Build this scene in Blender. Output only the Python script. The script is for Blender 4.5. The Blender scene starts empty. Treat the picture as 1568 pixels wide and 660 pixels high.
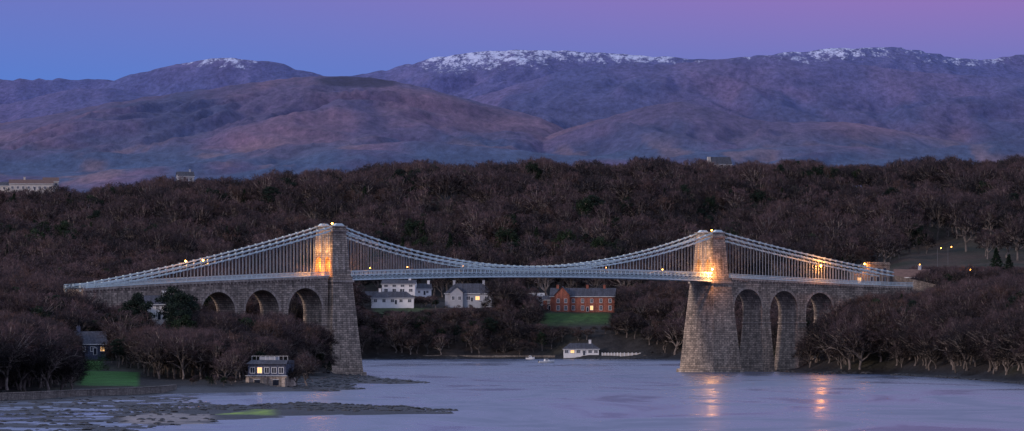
import bpy, math, random
import numpy as np
from mathutils import Vector, Matrix
random.seed(7); np.random.seed(7)
R=math.radians
F=8463.0; HC=20.0; CX=784.0; YH=482.0   # image-pixel constants (focal length in pixels, eye height, centre column, horizon row)
def wx(b,D): return (b-CX)/F*D
def img_x(x,D): return x/D*F+CX  # world x at depth D to image pixel column
def wz(py,D): return HC+(YH-py)*D/F

scene=bpy.context.scene
# ---------------------------------------------------------------- noise
def _h(ix,iy,seed):
    n=(ix.astype(np.int64)*374761393+iy.astype(np.int64)*668265263+seed*974634777)&0xffffffff
    n=((n^(n>>13))*1274126177)&0xffffffff
    return ((n^(n>>16))&0xffff)/65535.0
def perlin(x,y,seed=0):
    x=np.asarray(x,float);y=np.asarray(y,float)
    ix=np.floor(x);iy=np.floor(y);fx=x-ix;fy=y-iy
    u=fx*fx*fx*(fx*(fx*6-15)+10);v=fy*fy*fy*(fy*(fy*6-15)+10)
    def g(dx,dy):
        a=_h(ix+dx,iy+dy,seed)*2*np.pi
        return np.cos(a)*(fx-dx)+np.sin(a)*(fy-dy)
    a=g(0,0)*(1-u)+g(1,0)*u; b=g(0,1)*(1-u)+g(1,1)*u
    return (a*(1-v)+b*v)*1.4
def fbm(x,y,o=4,seed=0):
    s=0;a=1
    for i in range(o):
        s=s+a*perlin(x*2**i,y*2**i,seed+i*17);a*=.5
    return s
def ridged(x,y,o=4,seed=0):
    s=0;a=1
    for i in range(o):
        s=s+a*(1-2*np.abs(perlin(x*2**i,y*2**i,seed+i*31)));a*=.5
    return s/2
def sstep(a,b,x):
    t=np.clip((x-a)/(b-a),0,1);return t*t*(3-2*t)
# ---------------------------------------------------------------- materials
def newmat(name):
    m=bpy.data.materials.new(name);m.use_nodes=True
    nt=m.node_tree;return m,nt,nt.nodes['Principled BSDF']
def nd(nt,t,**k):
    n=nt.nodes.new(t)
    for a,b in k.items(): setattr(n,a,b)
    return n
def mixc(nt,fac,a,b,mode='MIX'):
    n=nt.nodes.new('ShaderNodeMix');n.data_type='RGBA';n.blend_type=mode
    for s,v in ((n.inputs[0],fac),(n.inputs[6],a),(n.inputs[7],b)):
        if hasattr(v,'is_linked'): nt.links.new(v,s)
        elif isinstance(v,(int,float)): s.default_value=v
        else: s.default_value=(*v,1)
    return n.outputs[2]
def noise(nt,vec,scale,detail=4,rough=.55,dist=0):
    n=nt.nodes.new('ShaderNodeTexNoise');n.inputs['Scale'].default_value=scale
    n.inputs['Detail'].default_value=detail;n.inputs['Roughness'].default_value=rough
    n.inputs['Distortion'].default_value=dist
    if vec is not None: nt.links.new(vec,n.inputs['Vector'])
    return n.outputs['Fac']
def mapped(nt,vec,scale,rot=(0,0,0)):
    n=nt.nodes.new('ShaderNodeMapping');n.inputs['Scale'].default_value=scale;n.inputs['Rotation'].default_value=rot
    nt.links.new(vec,n.inputs['Vector']);return n.outputs[0]
def ramp(nt,fac,a,b,ca=(0,0,0),cb=(1,1,1)):
    n=nt.nodes.new('ShaderNodeValToRGB');e=n.color_ramp.elements
    e[0].position=a;e[0].color=(*ca,1);e[1].position=b;e[1].color=(*cb,1)
    nt.links.new(fac,n.inputs[0]);return n.outputs[0]
def bump(nt,p,h,strength,dist):
    n=nt.nodes.new('ShaderNodeBump');n.inputs['Strength'].default_value=strength;n.inputs['Distance'].default_value=dist
    nt.links.new(h,n.inputs['Height']);nt.links.new(n.outputs[0],p.inputs['Normal'])
def simple(name,col,rough=.7,var=.3,scale=1.5,metal=0,bmp=0):
    m,nt,p=newmat(name);tc=nd(nt,'ShaderNodeTexCoord').outputs['Object']
    f=noise(nt,tc,scale);dk=tuple(c*(1-var) for c in col);lt=tuple(min(1,c*(1+var)) for c in col)
    nt.links.new(mixc(nt,ramp(nt,f,.35,.65),dk,lt),p.inputs['Base Color'])
    p.inputs['Roughness'].default_value=rough;p.inputs['Metallic'].default_value=metal
    if bmp: bump(nt,p,noise(nt,tc,scale*4),.6,bmp)
    return m
def emis(name,col,st):
    m,nt,p=newmat(name);p.inputs['Base Color'].default_value=(*col,1)
    p.inputs['Emission Color'].default_value=(*col,1);p.inputs['Emission Strength'].default_value=st;return m
def masonry(name,c1,c2,mortar,bw,bh,mort=.03,stain=.5,bd=.04,spread=0.0):
    m,nt,p=newmat(name);uv=nd(nt,'ShaderNodeTexCoord').outputs['UV']
    br=nd(nt,'ShaderNodeTexBrick');nt.links.new(uv,br.inputs['Vector'])
    br.inputs['Color1'].default_value=(*c1,1);br.inputs['Color2'].default_value=(*c2,1);br.inputs['Mortar'].default_value=(*mortar,1)
    br.inputs['Scale'].default_value=1;br.inputs['Mortar Size'].default_value=mort;br.inputs['Brick Width'].default_value=bw;br.inputs['Row Height'].default_value=bh
    br.inputs['Bias'].default_value=spread
    n1=noise(nt,uv,.18,6,.6);n2=noise(nt,uv,1.7,3,.6)
    n3=noise(nt,mapped(nt,uv,(1.1,.09,1)),1,4,.6)
    c=mixc(nt,1.0,br.outputs['Color'],ramp(nt,n1,.3,.7,(1-stain,)*3,(1.15,1.12,1.1)),'MULTIPLY')
    c=mixc(nt,1.0,c,ramp(nt,n2,.3,.7,(.66,.64,.64),(1.28,1.26,1.24)),'MULTIPLY')
    c=mixc(nt,1.0,c,ramp(nt,n3,.35,.6,(.58,.56,.55),(1.08,1.07,1.05)),'MULTIPLY')
    nt.links.new(c,p.inputs['Base Color']);p.inputs['Roughness'].default_value=.9
    bump(nt,p,br.outputs['Fac'],-.6,bd);return m
M={}
M['stone']=masonry('limestone_masonry',(.66,.54,.42),(.28,.235,.19),(.14,.12,.10),1.6,.66,.07,.4)
M['ashlar']=masonry('dressed_limestone',(.58,.49,.40),(.42,.36,.30),(.24,.21,.18),1.3,.5,.02,.3)
M['rubble']=masonry('rubble_stone',(.38,.34,.29),(.2,.18,.16),(.1,.09,.08),.8,.35,.05,.5)
M['steel']=simple('painted_steel',(.62,.72,.70),.45,.1,.6)
M['steel_dk']=simple('hanger_steel',(.30,.33,.35),.5,.1,.6)
M['asphalt']=simple('asphalt',(.05,.05,.052),.9,.2,2)
M['white']=simple('white_render',(.76,.75,.73),.8,.06,.5)
M['cream']=simple('cream_render',(.5,.46,.41),.8,.08,.5)
M['grey']=simple('grey_render',(.36,.37,.39),.8,.08,.5)
M['slate']=masonry('slate_roof',(.085,.095,.125),(.055,.062,.085),(.03,.033,.045),.5,.3,.02,.3)
M['bslate']=masonry('blue_slate_cladding',(.12,.15,.23),(.075,.095,.16),(.04,.045,.07),.6,.35,.03,.3)
M['brick']=masonry('red_brick',(.42,.10,.05),(.31,.068,.04),(.28,.19,.15),.45,.15,.02,.25)
M['glass']=simple('window_glass',(.03,.035,.05),.08,.2,1)
M['lit']=emis('lit_window',(1,.55,.2),1.3)
M['frame']=simple('white_paint',(.72,.72,.70),.5,.04,1)
M['brownroof']=simple('brown_tile_roof',(.13,.075,.06),.8,.2,1)
M['pole']=simple('lamp_post_metal',(.12,.12,.12),.5,.1,1,.3)
M['orange']=emis('sodium_lamp',(1,.36,.05),30)
M['warm']=emis('warm_lamp',(1,.62,.3),26)
M['hedge']=simple('clipped_hedge_leaves',(.035,.075,.02),.9,.5,3,0,.3)
M['rock']=simple('shore_rock',(.026,.025,.026),.55,.5,.4,0,.5)
# ---------------------------------------------------------------- mesh builder
class MB:
    def __init__(s): s.v=[];s.f=[];s.m=[]
    def face(s,pts,m=0):
        n=len(s.v);s.v+= [tuple(p) for p in pts];s.f.append(tuple(range(n,n+len(pts))));s.m.append(m)
    def hexa(s,p,m=0):  # p 0-3 bottom ccw, 4-7 top
        n=len(s.v);s.v+=[tuple(q) for q in p]
        for f in ((3,2,1,0),(4,5,6,7),(0,1,5,4),(1,2,6,5),(2,3,7,6),(3,0,4,7)):
            s.f.append(tuple(n+i for i in f));s.m.append(m)
    def box(s,x0,x1,y0,y1,z0,z1,m=0):
        s.hexa([(x0,y0,z0),(x1,y0,z0),(x1,y1,z0),(x0,y1,z0),(x0,y0,z1),(x1,y0,z1),(x1,y1,z1),(x0,y1,z1)],m)
    def frus(s,cx,cy,z0,z1,l0,w0,l1,w1,m=0):
        a,b,c,d=l0/2,w0/2,l1/2,w1/2
        s.hexa([(cx-a,cy-b,z0),(cx+a,cy-b,z0),(cx+a,cy+b,z0),(cx-a,cy+b,z0),(cx-c,cy-d,z1),(cx+c,cy-d,z1),(cx+c,cy+d,z1),(cx-c,cy+d,z1)],m)
    def beam(s,p,q,w,h,m=0):
        p=Vector(p);q=Vector(q);d=(q-p)
        if d.length<1e-6:return
        d.normalize();up=Vector((0,0,1))
        if abs(d.z)>.98: up=Vector((1,0,0))
        a=d.cross(up).normalized();b=a.cross(d)
        a*=w/2;b*=h/2
        s.hexa([p-a-b,p+a-b,q+a-b,q-a-b,p-a+b,p+a+b,q+a+b,q-a+b],m)
    def cyl(s,p,q,r0,r1,n=6,m=0,cap=False):
        p=Vector(p);q=Vector(q);d=(q-p).normalized();up=Vector((0,0,1)) if abs(d.z)<.95 else Vector((1,0,0))
        a=d.cross(up).normalized();b=a.cross(d);k=len(s.v)
        for c,r in ((p,r0),(q,r1)):
            for i in range(n):
                t=2*math.pi*i/n;s.v.append(tuple(c+a*math.cos(t)*r+b*math.sin(t)*r))
        for i in range(n):
            s.f.append((k+i,k+(i+1)%n,k+n+(i+1)%n,k+n+i));s.m.append(m)
        if cap:
            s.f.append(tuple(k+n+i for i in range(n)));s.m.append(m)
    def ball(s,c,r,m=0,n=8):
        k=len(s.v)
        for j in range(n//2+1):
            ph=math.pi*j/(n//2)
            for i in range(n):
                t=2*math.pi*i/n;s.v.append((c[0]+r*math.sin(ph)*math.cos(t),c[1]+r*math.sin(ph)*math.sin(t),c[2]+r*math.cos(ph)))
        for j in range(n//2):
            for i in range(n):
                s.f.append((k+j*n+i,k+(j+1)*n+i,k+(j+1)*n+(i+1)%n,k+j*n+(i+1)%n));s.m.append(m)
    def obj(s,name,mats,parent=None,uv=True,link=True):
        me=bpy.data.meshes.new(name);me.from_pydata(s.v,[],s.f)
        for mt in mats: me.materials.append(mt)
        me.polygons.foreach_set('material_index',s.m)
        if uv: boxuv(me)
        o=bpy.data.objects.new(name,me)
        if link: scene.collection.objects.link(o)
        if parent: o.parent=parent
        return o
def boxuv(me):
    l=me.uv_layers.new(name='UVMap');vs=me.vertices;dat=l.data
    for p in me.polygons:
        n=p.normal
        if abs(n.z)>.8: a,b=0,1
        elif abs(n.x)>abs(n.y): a,b=1,2
        else: a,b=0,2
        for li in p.loop_indices:
            c=vs[me.loops[li].vertex_index].co;dat[li].uv=(c[a]+.13,c[b]+.07)
def empty(name,loc,rz=0,parent=None):
    e=bpy.data.objects.new(name,None);e.location=loc;e.rotation_euler=(0,0,rz)
    scene.collection.objects.link(e)
    if parent:e.parent=parent
    return e
# ---------------------------------------------------------------- terrain
def poly(bd): return np.array([(wx(b,D),D) for b,D in bd])
MAIN=poly([(-500,1180),(0,1250),(100,1305),(200,1345),(270,1400),(380,1425),(445,1440),(500,1440),(535,1460),(545,1500),(535,1600),(540,1700),(552,1790),(548,1880),(520,2200),(500,2400),(560,2489),(700,2500),(840,2505),(1000,2490),(1040,2440),(1100,2250),(1140,2080),(1172,1985),(1198,1925),(1230,1893),(1262,1872),(1330,1862),(1450,1750),(1568,1590),(1700,1400),(2600,1200),(4200,9000),(-2500,9000),(-900,1180)])
SPIT=poly([(180,1020),(175,1110),(300,1190),(400,1222),(520,1222),(620,1200),(705,1150),(660,1118),(560,1108),(480,1095),(400,1070),(330,1030),(250,1000)])
SPIT2=poly([(500,1850),(560,1800),(620,1680),(656,1610),(600,1600),(540,1610),(480,1650)])
MUD=poly([(-700,900),(60,905),(180,935),(260,1000),(330,1090),(340,1200),(300,1300),(290,1440),(-700,1300)])
def sdf(P,x,y):
    d=np.full(x.shape,1e9);ins=np.zeros(x.shape,bool);n=len(P)
    for i in range(n):
        ax,ay=P[i];bx,by=P[(i+1)%n];ex,ey=bx-ax,by-ay
        t=np.clip(((x-ax)*ex+(y-ay)*ey)/(ex*ex+ey*ey),0,1)
        d=np.minimum(d,np.hypot(x-ax-t*ex,y-ay-t*ey))
        c=((ay>y)!=(by>y))
        with np.errstate(divide='ignore',invalid='ignore'):
            xi=ax+(y-ay)*ex/(ey if ey!=0 else 1e-9)
        ins^=c&(x<xi)
    return np.where(ins,d,-d)
TB=[-400,0,150,300,450,540,700,830,940,1040,1200,1290,1400,1568,1900]
TD=[1200,1350,1450,1600,1700,1800,1900,1980,2100,2300,2480,2540,2578,2620,2700,2800,3000,3300,3600,4200,5300]
def col(*v): return v
T={ -400:col(2,3,4,8,12,16,19,20,20,22,24,26,28,30,33,42,58,76,82,90,110),
 0:col(1.5,2,3,7,12,16,19,20,20,22,24,26,28,30,33,42,58,77,82,90,110),
 150:col(1.5,1.6,1.8,5,8,13,18,19,20,22,24,26,28,30,33,42,58,78,84,92,112),
 300:col(1,1.2,1.6,4,7,11,16,18,20,22,24,26,28,30,33,42,61,83,88,96,116),
 450:col(1,1,1.5,3,5,8,12,16,18,20,22,24,26,28,32,42,64,88,91,100,120),
 540:col(1,1,1,1.5,2,3,4,5,6,6,8,14,20,25,29,40,66,93,96,100,120),
 700:col(1,1,1,1,1,1,1,1,1,4,6,13,20,25,28,38,66,95,97,100,120),
 830:col(1,1,1,1,1,1,1,1,1,4,4,13,21.2,23,27,38,66,95,97,100,120),
 940:col(1,1,1,1,1,1,1,1,1,4,6,13,21.2,23,27,38,66,97,99,100,120),
 1040:col(1,1,1,1,1,1,1,1,3,8,12,16,20,24,29,40,66,97,99,100,120),
 1200:col(1,1,1,1,1,1,4,9,14,22,24,26,28,30,34,44,66,96,98,100,120),
 1290:col(1,1,1,1,2,6,15,24,29,30,31,32,33,35,38,46,66,96,98,100,120),
 1400:col(1,1,1,3,6,12,20,27,31,33,36,38,40,42,46,53,68,95,98,100,120),
 1568:col(1,1,2,7,12,17,21,26,30,34,38,40,42,43,47,55,70,101,103,105,120),
 1900:col(1,3,5,9,13,17,21,26,30,34,38,40,42,44,48,56,72,101,103,105,120)}
TT=np.array([T[b] for b in TB],float)
def table(b,D):
    b=np.clip(b,TB[0],TB[-1]);D=np.clip(D,TD[0],TD[-1])
    i=np.clip(np.searchsorted(TB,b)-1,0,len(TB)-2);j=np.clip(np.searchsorted(TD,D)-1,0,len(TD)-2)
    tb=np.array(TB,float);td=np.array(TD,float)
    u=(b-tb[i])/(tb[i+1]-tb[i]);v=(D-td[j])/(td[j+1]-td[j]);u=u*u*(3-2*u)
    return (TT[i,j]*(1-u)+TT[i+1,j]*u)*(1-v)+(TT[i,j+1]*(1-u)+TT[i+1,j+1]*u)*v
def height(x,y,full=False):
    x=np.asarray(x,float);y=np.asarray(y,float)
    b=img_x(x,y)
    d=sdf(MAIN,x,y)+fbm(x/22,y/22,3,5)*4
    H=table(b,y)+fbm(x/45,y/45,4,3)*np.clip((y-1500)/1500,.05,1)*2.0
    H=H+fbm(x/110,y/150,3,31)*11*sstep(2700,2950,y)*(1-sstep(3200,3350,y))
    left=(b<560)&(y<1750)
    rampz=np.where(left,np.where(d<22,d*.045,1+(d-22)*.35),np.where(d<9,d*.09,.8+(d-9)*.48))
    z=np.where(d<0,np.maximum(d*.3,-3),np.minimum(H,rampz+.05))
    for Pn,amp,sd in ((SPIT,.55,1),(SPIT2,.5,2),(MUD,.02,3)):
        dd=sdf(Pn,x,y)
        zz=np.clip(dd*.05,-3,amp)+(fbm(x/11,y/24,5,40+sd)*.55)*np.clip(1+dd*.05,0,1)*(max(amp,.12)+.18)
        z=np.maximum(z,zz)
    return (z,d) if full else z
def grid_mesh(name,bs,Ds,zf,cf,mat):
    B,DD=np.meshgrid(bs,Ds);X=(B-CX)/F*DD;Z=zf(X,DD,B)
    nr,nc=B.shape;co=np.stack([X,DD,Z],-1).reshape(-1,3)
    idx=np.arange(nr*nc).reshape(nr,nc)
    q=np.stack([idx[:-1,:-1],idx[:-1,1:],idx[1:,1:],idx[1:,:-1]],-1).reshape(-1,4)
    me=bpy.data.meshes.new(name);me.vertices.add(len(co));me.vertices.foreach_set('co',co.ravel())
    me.loops.add(q.size);me.loops.foreach_set('vertex_index',q.ravel().astype(np.int32))
    me.polygons.add(len(q));me.polygons.foreach_set('loop_start',np.arange(0,q.size,4,dtype=np.int32))
    me.polygons.foreach_set('loop_total',np.full(len(q),4,dtype=np.int32))
    me.update(calc_edges=True);me.polygons.foreach_set('use_smooth',np.ones(len(q),bool))
    ca=me.color_attributes.new('cover','FLOAT_COLOR','POINT')
    c=cf(X,DD,B,Z).reshape(-1,4);ca.data.foreach_set('color',c.astype(np.float32).ravel())
    me.materials.append(mat);o=bpy.data.objects.new(name,me);scene.collection.objects.link(o);return o
def lay(c,colr,m):
    for i in range(3): c[...,i]=c[...,i]*(1-m)+colr[i]*m
def ell(B,D,b0,b1,d0,d1,soft=.15):
    r=np.maximum(np.abs(B-(b0+b1)/2)/((b1-b0)/2),np.abs(D-(d0+d1)/2)/((d1-d0)/2))
    return 1-sstep(1-soft,1,r)
def ground_cols(X,D,B,Z):
    z,d=height(X,D,True);c=np.zeros(X.shape+(4,))
    n=fbm(X/18,D/18,4,9);n2=fbm(X/60,D/60,3,12)
    lay(c,(.030,.027,.026),np.ones_like(X))
    lay(c,(.042,.040,.025),sstep(0,.6,n2))
    lay(c,(.055,.041,.034),ell(B,D,530,832,2490,2610)*.9)
    fld=ell(B,D,1350,1760,2450,2990,.1)
    lay(c,(.040,.033,.022),fld);lay(c,(.056,.038,.028),fld*sstep(-.1,.5,n+n2));lay(c,(.022,.024,.014),fld*sstep(.0,.5,-n2+n*.5))
    tid=1-sstep(.9,1.8,z+n*.2);tid=np.maximum(tid,(1-sstep(6,14,d)))
    lay(c,(.014,.014,.016),tid)
    lay(c,(.06,.058,.060),tid*sstep(.3,.65,n+.4*n2)*.6*(D<1700))
    lay(c,(.24,.21,.20),ell(B,D,175,335,1000,1110,.3)*sstep(-.3,.1,n2+n*.4)*.85)
    lay(c,(.045,.15,.03),ell(B,D,118,216,1420,1560,.1)*(z>.9))
    lay(c,(.05,.14,.03),ell(B,D,105,160,1560,1640,.1))
    lay(c,(.035,.085,.022),ell(B,D,826,940,2553,2582,.2))
    lay(c,(.04,.09,.025),ell(B,D,568,660,2560,2610,.2)*.5)
    lay(c,(.20,.32,.02),ell(B,D,322,430,1070,1150,.5)*sstep(-.2,.2,n))
    c[...,3]=tid;return c
gm,nt,p=newmat('ground_cover')
an=nd(nt,'ShaderNodeAttribute',attribute_name='cover');at=an.outputs['Color'];tc=nd(nt,'ShaderNodeTexCoord').outputs['Object']
n1=noise(nt,tc,.25,8,.65);n2=noise(nt,tc,1.6,4,.6)
c=mixc(nt,1,at,ramp(nt,n1,.3,.7,(.5,.5,.5),(1.5,1.45,1.4)),'MULTIPLY');c=mixc(nt,1,c,ramp(nt,n2,.3,.7,(.7,.7,.7),(1.3,1.3,1.3)),'MULTIPLY')
nt.links.new(c,p.inputs['Base Color']);bump(nt,p,n1,.9,1.2)
p.inputs['Specular IOR Level'].default_value=.25
mr=nd(nt,'ShaderNodeMapRange');mr.inputs['To Min'].default_value=.95;mr.inputs['To Max'].default_value=.55;nt.links.new(an.outputs['Alpha'],mr.inputs['Value']);nt.links.new(mr.outputs[0],p.inputs['Roughness'])
Ds=np.concatenate([np.arange(700,1700,5),np.arange(1700,2700,9),np.arange(2700,5400,30)])
grid_mesh('ground',np.arange(-640,2300,8),Ds,lambda X,D,B:height(X,D),ground_cols,gm)

# mountains ---------------------------------------------------
RG=[ # crestD, front width, points(image pixel column, row)
 (15500,3500,[(1300,120),(1440,101),(1500,92),(1568,81),(1700,72),(2000,90)]),
 (13500,3800,[(300,200),(480,124),(560,112),(600,104),(640,93),(700,80),(750,75),(800,74),(860,75),(920,79),(1000,84),(1060,88),(1100,90),(1180,82),(1240,77),(1300,71),(1340,70),(1400,74),(1450,85),(1490,91),(1530,93),(1568,100),(1800,130)]),
 (12500,3200,[(20,230),(100,165),(155,131),(200,113),(250,103),(300,91),(350,87),(400,90),(440,99),(480,110),(520,125),(600,170),(680,240)]),
 (11000,3000,[(-600,230),(-200,195),(0,160),(60,147),(110,135),(160,133),(220,142),(300,158),(420,190)]),
 (10800,3000,[(560,260),(640,190),(720,150),(760,138),(800,125),(860,108),(910,99),(960,97),(1020,98),(1070,92),(1120,87),(1180,84),(1250,90),(1330,99),(1400,108),(1480,114),(1568,120),(1900,150)]),
 (9000,3600,[(-600,250),(-200,212),(0,188),(80,175),(150,160),(220,149),(300,138),(370,128),(430,120),(480,116),(540,116),(590,121),(640,131),(700,147),(760,163),(830,180),(880,205),(960,245)]),
 (8000,2600,[(740,250),(820,215),(870,195),(930,178),(1000,160),(1040,153),(1090,165),(1140,180),(1200,187),(1280,185),(1340,192),(1420,208),(1500,222),(1600,226),(1900,240)]),
 (6900,1500,[(-600,240),(0,229),(150,232),(300,238),(500,224),(640,214),(760,226),(900,240),(1000,236),(1120,228),(1250,220),(1400,229),(1568,212),(2000,200)])]
def mz(X,D,B):
    z=np.full(X.shape,115.)
    for k,(Dk,W,pts) in enumerate(RG):
        pb=np.array([a for a,_ in pts],float);pe=np.array([a for _,a in pts],float)
        e=sum(np.interp(B+o,pb,pe) for o in (-18,-9,0,9,18))/5
        e=e-fbm(B/26+k*9,B*0+k,5,60+k)*1.5
        Dc=Dk+fbm(X/900,X*0+k*3.3,3,k)*300
        zc=np.maximum(HC+(YH-e)*Dc/F-115,0)
        t=(Dc-D)/W;tb=(D-Dc)/1600
        Xw=X+fbm(X/500,D/900,2,k+90)*160+(D-Dc)*.16*math.sin(k*2.1+1)
        f=np.where(t>0,np.clip(1-t,0,1)**1.2,np.clip(1-tb,0,1)**1.5)
        am=sstep(0,.2,t)*np.clip(1-t,0,1)**.7
        zz=115+zc*f+((ridged(Xw/420,D/2600,3,70+k)-.45)*60+(ridged(Xw/125,D/1000,5,77+k)-.45)*27+fbm(Xw/50,D/260,4,80+k)*5)*am*np.clip(zc/250,0,1)
        z=np.maximum(z,zz)
    return z
def mcols(X,D,B,Z):
    c=np.zeros(X.shape+(4,))
    e=YH-(Z-HC)*F/D
    n=fbm(X/300,D/1300,5,21);n2=fbm(X/110,D/500,5,25)
    lay(c,(.086,.070,.155),np.ones_like(X))  # slope colours carry bluish dusk haze in the albedo
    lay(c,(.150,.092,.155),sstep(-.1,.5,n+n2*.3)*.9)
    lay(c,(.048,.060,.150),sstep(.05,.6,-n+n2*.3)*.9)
    lay(c,(.080,.098,.28),sstep(9300,10800,D)*.55+sstep(11500,13500,D)*.15)  # aerial haze painted by distance: far ridges turn bluer
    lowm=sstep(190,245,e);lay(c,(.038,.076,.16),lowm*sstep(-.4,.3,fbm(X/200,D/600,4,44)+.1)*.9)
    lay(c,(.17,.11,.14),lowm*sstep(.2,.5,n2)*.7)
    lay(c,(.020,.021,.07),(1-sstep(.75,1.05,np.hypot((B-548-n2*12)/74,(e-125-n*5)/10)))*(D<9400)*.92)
    sn=(D>9900)*(np.exp(-((B-790)/190)**2)*(1-sstep(80,120,e))*.84+np.exp(-((B-690)/90)**2)*(1-sstep(104,140,e))*.5+np.exp(-((B-1270)/160)**2)*(1-sstep(78,114,e))*.86+np.exp(-((B-340)/100)**2)*(1-sstep(92,118,e))*.84*(D<13000)+np.exp(-((B-1000)/90)**2)*(1-sstep(86,108,e))*.75+np.exp(-((B-1500)/80)**2)*(1-sstep(92,120,e))*.7)
    c[...,3]=np.clip(sn,0,.93);return c
mm,nt,p=newmat('hazy_moorland')
an=nd(nt,'ShaderNodeAttribute',attribute_name='cover');tc=nd(nt,'ShaderNodeTexCoord').outputs['Object']
v1=mapped(nt,tc,(.016,.0035,.014),(0,0,.1))
n1=noise(nt,v1,1,10,.7);n2=noise(nt,v1,6,9,.75)
c=mixc(nt,1,an.outputs['Color'],ramp(nt,n1,.3,.7,(.6,.66,.78),(1.38,1.32,1.22)),'MULTIPLY')
c=mixc(nt,1,c,ramp(nt,n2,.35,.65,(.56,.59,.66),(1.48,1.44,1.36)),'MULTIPLY')
sn=noise(nt,mapped(nt,tc,(.05,.007,.06),(0,0,.3)),1,10,.82)
ad=nd(nt,'ShaderNodeMath',operation='MULTIPLY_ADD');nt.links.new(an.outputs['Alpha'],ad.inputs[0]);ad.inputs[1].default_value=.25;nt.links.new(sn,ad.inputs[2])
c=mixc(nt,ramp(nt,ad.outputs[0],.685,.765),c,(.60,.62,.80))
nt.links.new(c,p.inputs['Base Color']);p.inputs['Roughness'].default_value=1;bump(nt,p,n1,.6,14)
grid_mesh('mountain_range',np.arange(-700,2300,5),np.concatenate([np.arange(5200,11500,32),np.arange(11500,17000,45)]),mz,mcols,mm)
# ---------------------------------------------------------------- water
wm,nt,p=newmat('strait_water')
tc=nd(nt,'ShaderNodeTexCoord').outputs['Object']
p.inputs['Base Color'].default_value=(.05,.075,.14,1);p.inputs['IOR'].default_value=1.38
a=noise(nt,mapped(nt,tc,(.022,.0060,1),(0,0,.28)),1,5,.58,1.6)
nt.links.new(ramp(nt,a,.36,.62,(.155,.155,.155),(.37,.37,.37)),p.inputs['Roughness'])
bump(nt,p,noise(nt,mapped(nt,tc,(.14,.035,1)),1,3,.5,.6),.12,.2)
w=MB();w.face([(-3000,-500,0),(3000,-500,0),(3000,4000,0),(-3000,4000,0)]);w.obj('water',[wm])

# ---------------------------------------------------------------- bridge
TH=R(40);T1=(-59.7,1824.0);LS=168.5
bridge=empty('suspension_bridge',(T1[0],T1[1],0),TH)
cs,sn_=math.cos(TH),math.sin(TH)
def w2b(x,y): dx,dy=x-T1[0],y-T1[1]; return cs*dx+sn_*dy,-sn_*dx+cs*dy
pf=np.polyfit(np.array([-110,-60,0,42,84,126,168.5,200,227,260])/100.,[28.0,30.6,33,34.0,34.4,34.1,33.3,32.1,31,30.3],5)
def zr(s): return float(np.polyval(pf,s/100.))
def arch_wall(mb,u0,u1,ops,z0,topf,mp,m=0,nseg=14,mi=0):
    segs=[];cur=u0
    for c,h,sp in sorted(ops):
        segs.append((cur,c-h,None));segs.append((c-h,c+h,(c,h,sp)));cur=c+h
    segs.append((cur,u1,None))
    for a,b,o in segs:
        if b-a<1e-6: continue
        n=nseg if o else max(1,int((b-a)/4))
        if o: us=[o[0]-o[1]*math.cos(math.pi*i/n) for i in range(n+1)]
        else: us=[a+(b-a)*i/n for i in range(n+1)]
        def bot(u):
            if not o: return z0
            return o[2]+math.sqrt(max(0,o[1]**2-(u-o[0])**2))
        for i in range(n):
            p_,q=us[i],us[i+1];bp,bq=bot(p_),bot(q);tp,tq=topf(p_),topf(q)
            mb.face([mp(p_,bp,-1),mp(q,bq,-1),mp(q,tq,-1),mp(p_,tp,-1)],mi)
            mb.face([mp(q,bq,1),mp(p_,bp,1),mp(p_,tp,1),mp(q,tq,1)],mi)
            mb.face([mp(p_,tp,-1),mp(q,tq,-1),mp(q,tq,1),mp(p_,tp,1)],mi)
            mb.face([mp(p_,bp,1),mp(q,bq,1),mp(q,bq,-1),mp(p_,bp,-1)],mi)
        if o:
            for u,sg in ((a,1),(b,-1)):
                mb.face([mp(u,z0,-1*sg),mp(u,z0,1*sg),mp(u,o[2],1*sg),mp(u,o[2],-1*sg)],mi)
    for u,sg in ((u0,1),(u1,-1)):
        mb.face([mp(u,z0,sg),mp(u,z0,-sg),mp(u,topf(u),-sg),mp(u,topf(u),sg)],mi)
VW=5.0
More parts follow.
